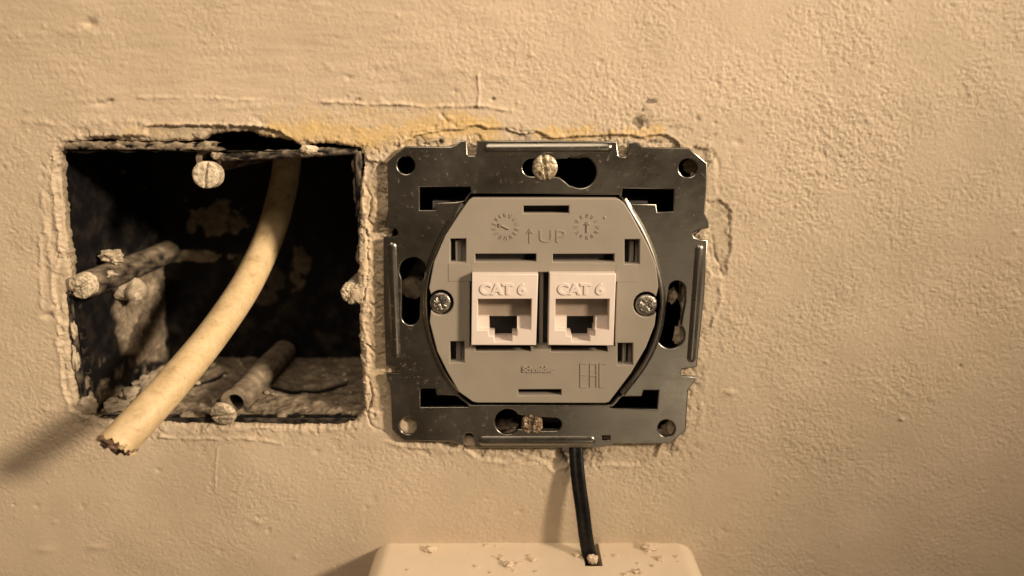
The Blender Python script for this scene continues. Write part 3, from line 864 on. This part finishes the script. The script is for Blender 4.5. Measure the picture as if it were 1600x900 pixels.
# dark torn core, a few conductors ends
mb = MB()
for k, (a, b, rr) in enumerate([(0, 0, 0.0016), (0.0017, 0.0006, 0.0011), (-0.0014, 0.0012, 0.0011), (-0.001, -0.0017, 0.0011), (0.001, -0.0017, 0.0010), (0.0004, 0.002, 0.0009)]):
    e = tip + fr[1] * a + fr[2] * b + fr[0] * ((CUT[0] * a + CUT[1] * b) / R0 - 0.0003)
    ln = rs.uniform(0.0002, 0.0014)
    pp = [e - fr[0] * 0.006, e - fr[0] * 0.002, e + fr[0] * ln]
    sweep(mb, pp, lambda i: [(rr * math.cos(x) * rs.uniform(.85, 1.1), rr * math.sin(x) * rs.uniform(.85, 1.1), rs.uniform(-.0003, .0003)) for x in np.linspace(0, 2 * math.pi, 10, endpoint=False)])
fray_d, fray_l = MB(), MB()
for q_ in range(46):
    a = rs.uniform(0, 2 * math.pi); sc_ = rs.uniform(0.70, 1.03)
    ca_, sa_ = R0 * math.cos(a) * sc_, R0 * math.sin(a) * sc_
    c_ = tip + fr[1] * ca_ + fr[2] * sa_ + fr[0] * ((CUT[0] * math.cos(a) + CUT[1] * math.sin(a)) * sc_ + rs.uniform(-0.0006, 0.0005))
    s_ = rs.uniform(0.00012, 0.00042)
    Pq = [c_ + s_ * (fr[1] * (dx + rs.uniform(-.6, .6)) + fr[2] * (dy + rs.uniform(-.6, .6)) + fr[0] * (dz * rs.uniform(.5, 1.8))) for dx, dy, dz in ((-1, -1, -1), (1, -1, -1), (1, 1, -1), (-1, 1, -1), (-1, -1, 1), (1, -1, 1), (1, 1, 1), (-1, 1, 1))]
    (fray_d if c_[0] < tip[0] + 0.0006 or rs.random() < 0.3 else fray_l).add(Pq, [(0, 3, 2, 1), (4, 5, 6, 7), (0, 1, 5, 4), (1, 2, 6, 5), (2, 3, 7, 6), (3, 0, 4, 7)])
link('frayed_edge', fray_d.mesh(), M_CORE, cable)
link('frayed_edge', fray_l.mesh(), M_CABLE, cable)
dk = [tip - fr[0] * 0.0022 + fr[1] * q[0] * 0.78 + fr[2] * q[1] * 0.78 for q in outer]
mb.add(dk, [tuple(range(seg))])
link('torn_core', mb.mesh(), M_CORE, cable)

# ------------------------------------------------------------------ second box, behind the socket
b2 = (W(850, 470, -1)[0], 0.040, W(850, 680, -1)[2])
flush2 = thing('flush_box', 'black wall box behind the steel plate, showing only through its holes', 'wall box', b2)
mb = MB()
xa, xb = W(612, 460, -4)[0], W(1072, 460, -4)[0]; za, zb = W(850, 676, -4)[2], W(850, 244, -4)[2]
ya, yb = 0.0062, 0.042
mb.add([(xa, ya, za), (xb, ya, za), (xb, ya, zb), (xa, ya, zb), (xa, yb, za), (xb, yb, za), (xb, yb, zb), (xa, yb, zb)],
       [(4, 5, 6, 7), (0, 1, 5, 4), (1, 2, 6, 5), (2, 3, 7, 6), (3, 0, 4, 7)])
link('shell', mb.mesh(), M_BLACK, flush2)
post('screw_post', 644, 450, -3.0, -40, 0.0026, 21, M_BOX, flush2, hole=False)
for c_, s_, sd in ((W(1079, 258, -3.5), (1.7, 0.8, 1.5), 71), (W(1062, 522, -1.6), (1.5, 1.0, 2.6), 73), (W(1051, 462, -2.0), (1.1, 0.8, 1.6), 74), (W(1048, 672, -2.0), (2.2, 1.0, 2.0), 75),
                   (W(1066, 458, -5), (1.0, 1.0, 2.6), 77), (W(790, 664, -7), (3.0, 2, 1.4), 79), (W(1094, 366, -0.6), (1.6, 0.7, 1.0), 81)):
    lump(c_, s_, sd, M_MORTAR, 'mortar_lump', flush2, 0.5)

# ------------------------------------------------------------------ the double data socket
HP = 1.7      # front of the steel plate, mm in front of the wall
HI = 3.1      # front of the grey insert
HJ = 5.4      # front of the jacks
socket = thing('data_socket', 'double network wall socket on a bare steel mounting plate with two white jacks', 'wall socket', W(850, 690, 0))

plate_out = [(604.6, 253.5), (632, 228.3), (704, 229), (712, 226), (720, 219.7), (729.5, 220), (730.5, 240.5), (733, 243), (741, 243), (744, 240), (745, 220),
             (850, 219), (964, 221), (966.5, 242), (969, 245), (977, 245), (979.5, 242), (981, 222), (994.5, 222), (1004.6, 229.7), (1077, 231), (1105.7, 255),
             (1104, 298), (1101.5, 333), (1108, 346), (1107.5, 357), (1092, 359), (1085, 362), (1082.6, 366), (1085, 371), (1094, 374), (1106, 375),
             (1101, 460), (1089, 574), (1066, 577), (1064, 583), (1066, 588), (1088.5, 589), (1086, 596), (1075.4, 609.5), (1071.7, 673), (1046.8, 693.5), (959.7, 693.4), (952, 697),
             (939.5, 699.7), (741.8, 699.8), (739, 680), (736, 677), (729, 677), (726, 680), (725, 697), (721.6, 696.7), (707.6, 690.5), (631.3, 689), (612.7, 671.8), (609.6, 602),
             (603.3, 589), (603.5, 583.5), (624, 583), (626, 578), (624, 573), (603, 572), (598.7, 471), (598.8, 370.5), (619, 369), (622, 365), (620, 359), (616, 357), (600, 356),
             (600.5, 350), (606, 330), (606, 298)]
hole_top = [(817, 262)] + circ(830, 262, 13.5, 8, 180, 270) + [(868, 249), (886, 248), (893, 244)] + circ(907, 269, 25, 22, -115, 118) + [(890, 290), (882, 283), (874, 277), (860, 275.5)] + circ(830, 262, 13.5, 8, 90, 172)
hole_left = circ(645, 423, 21, 20, 150, 390) + [(657, 440), (655.5, 494)] + circ(641.5, 494, 14, 12, 0, 180) + [(628, 440)]
hole_right = circ(1048, 523, 22, 22, -42, 205) + [(1036, 502), (1040, 482), (1045, 455)] + circ(1058, 452, 13, 12, 190, 360) + [(1071, 470), (1066, 498)]
hole_bot = circ(793, 659, 20, 22, 35, 325) + [(818, 650), (865, 653)] + circ(867, 663, 10.5, 10, -90, 90) + [(850, 673.5), (814, 671)]
ins_cut = [(735, 304), (967, 304.5)] + [(983, 322), (1000, 350), (1015, 380), (1027, 411), (1034, 442), (1036, 475), (1033, 506), (1025, 535), (1010, 566), (992, 592), (972, 616), (957, 633),
           (736, 633), (714, 614), (694, 584), (678, 552), (667, 516), (663, 480), (664, 450), (672, 410), (688, 371), (709, 336)]
holes = [circ(634.5, 258, 14, 26), circ(1075, 262.5, 14.5, 26), circ(638, 665.5, 13.5, 26), circ(1041.5, 669.5, 13.5, 26),
         [(655.7, 292.5), (734.6, 292.5), (735.5, 300), (731, 304.4), (727, 313), (712, 315.5), (684, 316.5), (680.6, 320), (680.6, 328.6), (655.7, 328.6)],
         [(973.4, 295), (1053, 296), (1052, 330.5), (1027, 331.4), (1025.5, 319), (983, 318), (975, 312), (971, 307)],
         [(657, 607.4), (680, 607.4), (682, 618), (708, 618), (719, 622), (730, 632.5), (731, 636.3), (657, 636.6)],
         [(1006, 610), (1029, 610), (1026.6, 639.7), (953.5, 638.4), (954, 635), (960, 631), (968, 622), (974, 619.8), (1003, 619.8)],
         hole_top, hole_left, hole_right, hole_bot, ins_cut, rect(941, 681, 953, 688)]
me = flat(plate_out, holes, HP, 1.1, 0.25)
link('mounting_plate', me, M_STEEL, socket, smooth_angle=35)

def bead(x0, y0, x1, y1, r_mm, hgt, name='stiffening_rib'):
    """rounded rib pressed out of the plate"""
    a, b = W(x0, y0, HP), W(x1, y1, HP)
    d = b - a; L_ = np.linalg.norm(d); d /= L_
    w = np.cross(d, [0, -1.0, 0])
    r = r_mm * 1e-3
    S = [-r, -r * .9, -r * .5] + list(np.linspace(0, L_, 14)) + [L_ + r * .5, L_ + r * .9, L_ + r]
    Vs = []
    for s in S:
        e = max(0.0, -s, s - L_) / r
        ww = math.sqrt(max(0.0, 1 - e * e))
        for t in np.linspace(-1, 1, 13):
            prof = max(0.0, math.cos(t * math.pi / 2)) ** 0.85
            Vs.append(a + d * s + w * (t * r * ww) + np.array([0, -1, 0]) * (hgt * 1e-3 * prof * ww) + np.array([0, 2e-5, 0]))
    n, m = len(S), 13
    mb = MB(); mb.add(Vs, [(i * m + k, i * m + k + 1, (i + 1) * m + k + 1, (i + 1) * m + k) for i in range(n - 1) for k in range(m - 1)])
    return link(name, mb.mesh(), M_STEEL, socket, smooth_angle=70)
bead(763, 232, 949, 231, 1.05, 0.45)
bead(755, 689, 922, 689, 1.25, 0.40)
bead(612, 386, 619, 552, 1.1, 0.40)
bead(1093, 389, 1080, 560, 1.05, 0.50)

def collar(P):
    """raised lip round the opening in the plate"""
    path = [W(x, y, HP) for x, y in P]
    path = catmull(path, 4)
    mb = MB(); Vs = []
    pr = [(-0.9, 0.0), (-0.5, 0.28), (0.0, 0.60), (0.55, 0.78), (0.9, 0.72), (1.1, 0.5), (1.18, -1.1)]
    for i, p in enumerate(path):
        t = path[min(i + 1, len(path) - 1)] - path[max(i - 1, 0)]; t /= np.linalg.norm(t)
        w = np.cross(t, [0, -1.0, 0])
        e = min(1, i / 4, (len(path) - 1 - i) / 4); e = 0.25 + 0.75 * e
        for q, hh in pr:
            Vs.append(p + w * q * 0.65e-3 + np.array([0, -1, 0]) * hh * 1e-3 * (e if hh > 0 else 1))
    m = len(pr)
    mb.add(Vs, [(i * m + k, i * m + k + 1, (i + 1) * m + k + 1, (i + 1) * m + k) for i in range(len(path) - 1) for k in range(m - 1)])
    return link('collar', mb.mesh(), M_STEEL, socket, smooth_angle=60)
right_arc = [(976, 312), (991, 334), (1007, 362), (1021, 394), (1030, 424), (1036, 452), (1037, 478), (1034, 506), (1025, 537), (1011, 566), (993, 592), (974, 616)]
left_arc = [(714, 614), (694, 586), (678, 553), (667, 517), (662, 481), (663, 450), (671, 411), (687, 372), (708, 337), (722, 318)]
collar([(x - 1, y) for x, y in right_arc]); collar([(x + 1, y) for x, y in left_arc])

ins_out = [(739, 309), (964, 310), (970, 313), (976, 318.4), (986, 334), (997.4, 355), (1013, 385), (1025, 414), (1029, 448)] + circ(1009.5, 476, 20, 14, -38, -322)[0:] + \
          [(1023, 508), (1009.5, 542.6), (986, 583), (952, 628), (946, 630), (746, 629.5), (738.7, 628), (717, 612.7), (698, 580), (682.7, 549), (671, 503)] + circ(688.5, 473, 20, 14, 140, -140) + \
          [(670, 450), (678, 408), (695.6, 367.6), (716, 336), (733, 312)]
jl, jr = [(737.5, 428), (841, 428), (837.5, 539.5), (736, 539.5)], [(859, 427.5), (962.7, 427.5), (958.5, 540), (856.5, 539.5)]
ins_holes = [rect(818, 321.5, 889, 333.3), rect(810, 608.5, 877, 618), rect(742.4, 396.6, 837.6, 408.9), rect(864, 396.8, 959.8, 409.2),
             rect(703.4, 373, 728, 410), rect(976, 374, 999.5, 412.5), rect(703, 533.5, 725.6, 567), rect(965, 536, 989, 570.6),
             [(734.5, 425.5), (964.5, 425.5), (961, 541.5), (949, 541.5), (949, 549.5), (861, 549.5), (861, 541.5), (829, 541.5), (829, 549), (743, 549), (743, 541.5), (733.5, 541.5)]]
me = flat(ins_out, ins_holes, HI, 3.2, 0.22)
insert = link('insert', me, M_INSERT, socket, smooth_angle=35)
# stepped rails on the insert: thin raised or sunk plates
def slab(x0, y0, x1, y1, h0, h1, mat, name, parent, bev=0.08):
    me = flat(rect(x0, y0, x1, y1), [], h1, h1 - h0, bev, 1)
    return link(name, me, mat, parent, smooth_angle=35)
slab(700.5, 412.8, 736.5, 439.5, HI - 0.6, HI + 0.10, M_INSERT, 'pad', insert, 0.06)
slab(962.5, 414, 995.5, 440.5, HI - 0.6, HI + 0.10, M_INSERT, 'pad', insert, 0.06)
slab(736.6, 411.2, 962.4, 424.4, HI - 0.6, HI + 0.07, M_INSERT, 'rail', insert, 0.06)
# dark carrier behind the insert and between the jacks
mb = MB(); pxbox(mb, 680, 318, 1018, 620, -9.0, HI - 4.75, HI)
link('carrier', mb.mesh(), M_DARKGREY, socket)
mb = MB(); pxbox(mb, 842.5, 426.5, 849.5, 546, HI - 4.8, HI - 1.4, HI)
link('divider', mb.mesh(), M_LATCH, insert)
for x0, y0, x1, y1, hh in ((712, 376, 720, 409, 1.6), (984, 377, 991, 412, 1.6), (713, 534, 719, 566, 1.6), (973, 537, 979, 570, 1.6), (720.5, 373.5, 727.5, 409.5, 0.8), (993, 374.5, 999, 412, 0.9), (720, 534, 725, 566.5, 0.8), (982, 537, 988, 570, 0.9)):
    mb = MB(); pxbox(mb, x0, y0, x1, y1, -1.7, hh, HI - 1)
    link('latch', mb.mesh(), M_LATCH, insert)
for x0, x1 in ((744, 820), (866, 945)):
    mb = MB(); pxbox(mb, x0, 397.5, x1, 408, -1.7, 0.6, HI - 1)
    link('latch', mb.mesh(), M_DARKGREY, insert)

# claw screws left and right
screw('claw_screw', head(688.5, 473, HI - 0.5, 2.42, 'cross', 22, 0.45, 3.5, (0, 0), 3, 0.05), M_ZINC, socket)
screw('claw_screw', head(1010, 476.5, HI - 0.5, 2.42, 'cross', 50, 0.45, 3.5, (0, 0), 6, 0.05), M_ZINC, socket)
# fixing screws through the plate
screw('fixing_screw', head(851.5, 262, HP + 0.55, 2.75, 'slot', 100, 0.3, 3.5, (0, 0), 13, 0.12), M_WORN, socket, 'slotted fixing screw in the top keyhole of the plate')
screw('fixing_screw', head(831, 664, HP + 0.2, 2.5, 'slot', 80, 0.4, 3.0, (0, 0), 17, 0.4), M_RUST, socket, 'crusted fixing screw in the bottom keyhole of the plate')

# jacks
def jack(name, q, ox, lab):
    x0, y0 = q[0]; sc = (q[1][0] - q[0][0]) / 103.5
    def T(x, y):      # from left jack reference coordinates to this jack, keeping its lean
        return (ox + (x - 737.5) * sc - (y - 428) * 0.015 * 0, y - 0.3)
    op = [T(746.5, 467.5), T(830.5, 467.5), T(829.5, 516), T(808.5, 516.5), T(808, 525.5), T(800.5, 525.5), T(800, 534), T(772.5, 534), T(772, 525), T(764, 525), T(763.5, 516), T(746, 516)]
    me = flat(q, [op], HJ, 6.6, 0.20)
    o = link(name, me, M_JACK, socket, smooth_angle=35)
    o['label'] = lab
    c0 = T(748.5, 0)[0]
    t = text_mesh('CAT 6', T(749.5, 0)[0], 459.5, HJ, 16.0, 0.17, 1.06, 0.028, 0.06, 1.06)
    link('lettering', t, M_JACK, o, smooth_angle=40)
    # inside: sprung shutter behind the top, side blocks left and right, dark throat between
    mb = MB()
    pxbox(mb, *T(744, 464), *T(832, 494), HJ - 6.3, HJ - 3.4, HJ - 3.4)
    link('shutter', mb.mesh(), M_SHUT, o)
    for a_, b_ in ((744, 764), (808, 832)):
        mb = MB(); pxbox(mb, *T(a_, 495), *T(b_, 519), HJ - 6.3, HJ - 1.9, HJ - 1.9)
        link('side_block', mb.mesh(), M_JACK, o)
    mb = MB(); pxbox(mb, *T(742, 464), *T(833, 538), HJ - 7.4, HJ - 6.55, HJ - 4)
    link('back', mb.mesh(), M_BLACK, o)
jack('network_jack', jl, 737.5, 'left white network jack')
jack('network_jack', jr, 859, 'right white network jack')

# moulded marks on the insert, all raised
def strokes(lines, w_px, raise_mm, h):
    mb = MB()
    for (x0, y0, x1, y1) in lines:
        a, b = W(x0, y0, h), W(x1, y1, h)
        d = b - a; L_ = np.linalg.norm(d)
        if L_ < 1e-9: continue
        d /= L_; w = np.cross(d, [0, -1.0, 0]) * (w_px * 0.5 * DIST / F_PX)
        e = np.array([0, -raise_mm * 1e-3, 0]); s = np.array([0, 0.0001, 0]); w2 = w * 0.5
        mb.add([a - w + s, a + w + s, b + w + s, b - w + s, a - w2 + e, a + w2 + e, b + w2 + e, b - w2 + e],
               [(4, 5, 6, 7), (0, 1, 5, 4), (1, 2, 6, 5), (2, 3, 7, 6), (3, 0, 4, 7)])
    return mb.mesh()
t = text_mesh('UP', 840.5, 378.5, HI, 19, 0.10, 1.25, -0.012, 0.05, 1.05)
link('up_mark', t, M_INSERT, insert, smooth_angle=40)
link('arrow_mark', strokes([(827.5, 380, 827.5, 358), (827.5, 358, 823, 365), (827.5, 358, 832, 365)], 2.2, 0.16, HI), M_INSERT, insert)
t = text_mesh('Schneider', 816, 581, HI, 9.6, 0.22, 0.92, 0.03, 0.05, 0.98)
link('lettering', t, M_INSERT, insert, smooth_angle=40)
X0 = 905
link('conformity_mark', strokes([(907, 568, 907, 605), (907, 568, 917, 568), (907, 586, 916, 586), (907, 605, 917, 605),
                       (922, 605, 922, 569), (922, 568, 932, 568), (932, 569, 932, 605), (922, 587, 932, 587),
                       (947, 568, 937, 568), (937, 568, 937, 605), (937, 605, 947, 605)], 2.2, 0.17, HI), M_INSERT, insert)
def clock(cx, cy, r, n, a0, hand, skip=()):
    ln = []
    rr = random.Random(int(cx))
    for i in range(n):
        if i in skip: continue
        a = math.radians(a0 + 360 * i / n)
        for da in (-3.5, 3.5):
            b = a + math.radians(da)
            ln.append((cx + r * 0.72 * math.cos(b), cy + r * 0.72 * math.sin(b), cx + r * math.cos(b + rr.uniform(-.08, .08)), cy + r * math.sin(b + rr.uniform(-.08, .08))))
    return ln
link('date_mark', strokes(clock(790, 354, 21, 14, 12, 0) , 1.6, 0.14, HI), M_INSERT, insert)
link('date_pointer', strokes([(779, 350, 795, 358), (779, 350, 784, 349), (779, 350, 781, 355)], 2.8, 0.26, HI), M_INSERT, insert)
link('date_mark', strokes(clock(917, 354, 20, 12, 0, 0), 1.6, 0.14, HI), M_INSERT, insert)
link('date_pointer', strokes([(917, 363, 917.5, 347), (917.5, 347, 914, 351), (917.5, 347, 921, 351)], 2.6, 0.26, HI), M_INSERT, insert)
o = link('moulding_nib', head(945, 340, HI, 0.35, 'none', 0, 0.2, 0.3, N=10), M_INSERT, insert, smooth_angle=60)

# ------------------------------------------------------------------ white surface box below
HB = 24.0
A_, B_ = W(581, 858, 0), W(1077, 858, 0)
zt = W(830, 848.5, 0)[2]
xl, xr = W(583, 850, 0)[0], W(1086, 850, 0)[0]
cu = bpy.data.curves.new('c', 'CURVE'); cu.dimensions = '2D'; cu.fill_mode = 'BOTH'
rad = 0.0050
out = []
for cx_, cz_, a0 in ((xr - rad, zt - rad, 0), (xl + rad, zt - rad, 90)):
    for i in range(13):
        a = math.radians(a0 + 90 * i / 12)
        out.append((cx_ + rad * math.cos(a), cz_ + rad * math.sin(a)))
out += [(xl, zt - 0.075), (xr, zt - 0.075)]
sp = cu.splines.new('POLY'); sp.points.add(len(out) - 1)
for q, (x, z) in zip(sp.points, out): q.co = (x, z, 0, 1)
sp.use_cyclic_u = True
bv = 0.0022
cu.extrude = HB * 5e-4 - bv; cu.bevel_depth = bv; cu.bevel_resolution = 4; cu.offset = -bv
o = bpy.data.objects.new('c', cu); COL.objects.link(o)
me = ev_mesh(o); bpy.data.curves.remove(cu)
me.transform(TOWALL @ Matrix.Translation((0, 0, HB * 5e-4 - 0.0024)))
tmp = bpy.data.objects.new('tmp', me); COL.objects.link(tmp)
mb = MB()
nx0, nx1 = W(906, 852, 0)[0], W(936, 852, 0)[0]
box(mb, (nx0 + 0.0004, -0.0096, zt - 0.010), (nx1 - 0.0002, 0.02, zt + 0.02))
cut = bpy.data.objects.new('cut', mb.mesh()); COL.objects.link(cut)
bo = tmp.modifiers.new('b', 'BOOLEAN'); bo.object = cut; bo.operation = 'DIFFERENCE'; bo.solver = 'EXACT'
me = ev_mesh(tmp); bpy.data.objects.remove(cut)
sbox = thing('surface_box', 'white plastic surface box with rounded corners below the socket, plaster crumbs on top', 'surface box', ((xl + xr) / 2, 0, zt - 0.075))
link('body', me, M_WHITEBOX, sbox, smooth_angle=40)
mb = MB(); box(mb, (nx0 - 0.001, -0.0100, zt - 0.0135), (nx1 + 0.001, -0.0006, zt - 0.0092))
link('inner_floor', mb.mesh(), M_BLACK, sbox)

# cord from behind the plate into the notch
cp = [W(900, 668, -2.0), W(900, 692, 0.0), W(901, 722, 1.6), W(904.5, 757, 3.2), W(910, 795, 4.6), W(914.5, 832, 5.4), W(918.5, 857, 5.8)]
e = W(923, 878, 6.0); cp.append(e); cp.append(np.array([e[0] + 0.0006, e[1], zt - 0.0085]))
path = catmull(cp, 8)
def twin(i):
    out = []
    for k in range(28):
        a = 2 * math.pi * k / 28
        x = 0.00172 * math.cos(a); 
        w = 0.00085 * (abs(math.sin(a)) ** 0.6) * (1 if math.sin(a) >= 0 else -1) * (0.62 + 0.38 * min(1, abs(math.cos(a)) * 2.2)) 
        out.append((x, w))
    return out
# keep the flat side facing out of the wall
def sweep_flat(mb, path, prof):
    Vs = []
    for i, p in enumerate(path):
        t = path[min(i + 1, len(path) - 1)] - path[max(i - 1, 0)]; t /= np.linalg.norm(t)
        a = np.cross(t, [0, -1.0, 0]); a /= np.linalg.norm(a); b = np.cross(a, t)
        for q in prof(i): Vs.append(p + a * q[0] + b * q[1])
    m = 28
    mb.add(Vs, [(i * m + k, i * m + (k + 1) % m, (i + 1) * m + (k + 1) % m, (i + 1) * m + k) for i in range(len(path) - 1) for k in range(m)] + [tuple(range(m)), tuple((len(path) - 1) * m + k for k in range(m))])
mb = MB(); sweep_flat(mb, path, twin)
cord = link('cord', mb.mesh(), M_CORD, None, origin=W(893, 700, 0), smooth_angle=50)
tag(cord, 'flat black twin cord running from the socket plate down into the white box', 'cord')

# crumbs lying on the white box
def top_pt(px, py):
    d = np.array([px - 800.0, CT * F_PX + ST * (450 - py), -ST * F_PX + CT * (450 - py)])
    t = (zt - CAM[2]) / d[2]
    return CAM + d * t
CR = [(673, 861, 13, 'pale plaster crumb at the left end of the white box top'),
      (795, 884, 12, 'flat plaster flake in the middle of the white box top, toward the front'),
      (784, 874, 7, 'small plaster chip beside the flat flake on the white box top'),
      (833, 876, 8, 'rounded plaster crumb right of the flat flake on the white box'),
      (902, 868, 9, 'plaster crumb at the left lip of the cord notch'),
      (1012, 858, 16, 'largest plaster crumb, against the wall at the right of the white box'),
      (1032, 874, 9, 'plaster crumb in front of the largest one on the white box'),
      (962, 869, 5, 'small plaster crumb just right of the cord notch'),
      (998, 895, 9, 'dark edged plaster crumb at the front right of the white box')]
for i, (x, y, s, lab) in enumerate(CR):
    p = top_pt(x, y); r = s * DIST / F_PX * 1000 * 0.85
    o = lump(p + np.array([0, 0, r * 0.25e-3]), (r, r * 0.7, r * 0.45), 90 + 5 * i, M_CRUMB, 'plaster_crumb', None, 0.38)
    tag(o, lab, 'crumb', 'plaster crumbs on the white box')
o = lump(W(926, 874, 7.4) + np.array([0.0, 0, 0]), (1.35, 1.0, 1.25), 147, M_CRUMB, 'plaster_crumb', None, 0.3)
tag(o, 'yellowish plaster crumb wedged in the notch beside the black cord', 'crumb', 'plaster crumbs on the white box')
mb = MB(); rs = random.Random(12)
for i in range(45):
    x = rs.choice([rs.uniform(610, 1070), rs.gauss(985, 35), rs.gauss(800, 30)]); y = rs.uniform(852, 899)
    if not 600 < x < 1075 or 900 < x < 942: continue
    p = top_pt(x, y); s = 0.00007 + 0.00028 * rs.random() ** 3
    Pq = [p + np.array([s * (dx + rs.uniform(-.4, .4)), s * (dy + rs.uniform(-.4, .4)), s * (dz * .6 + .5 + rs.uniform(-.2, .2))]) for dx, dy, dz in ((-1, -1, -1), (1, -1, -1), (1, 1, -1), (-1, 1, -1), (-1, -1, 1), (1, -1, 1), (1, 1, 1), (-1, 1, 1))]
    mb.add(Pq, [(0, 3, 2, 1), (4, 5, 6, 7), (0, 1, 5, 4), (1, 2, 6, 5), (2, 3, 7, 6), (3, 0, 4, 7)])
o = link('dust', mb.mesh(), M_CRUMB, None, origin=W(830, 860, 3))
tag(o, 'fine plaster grit sprinkled over the top of the white box', 'dust', None, 'stuff')
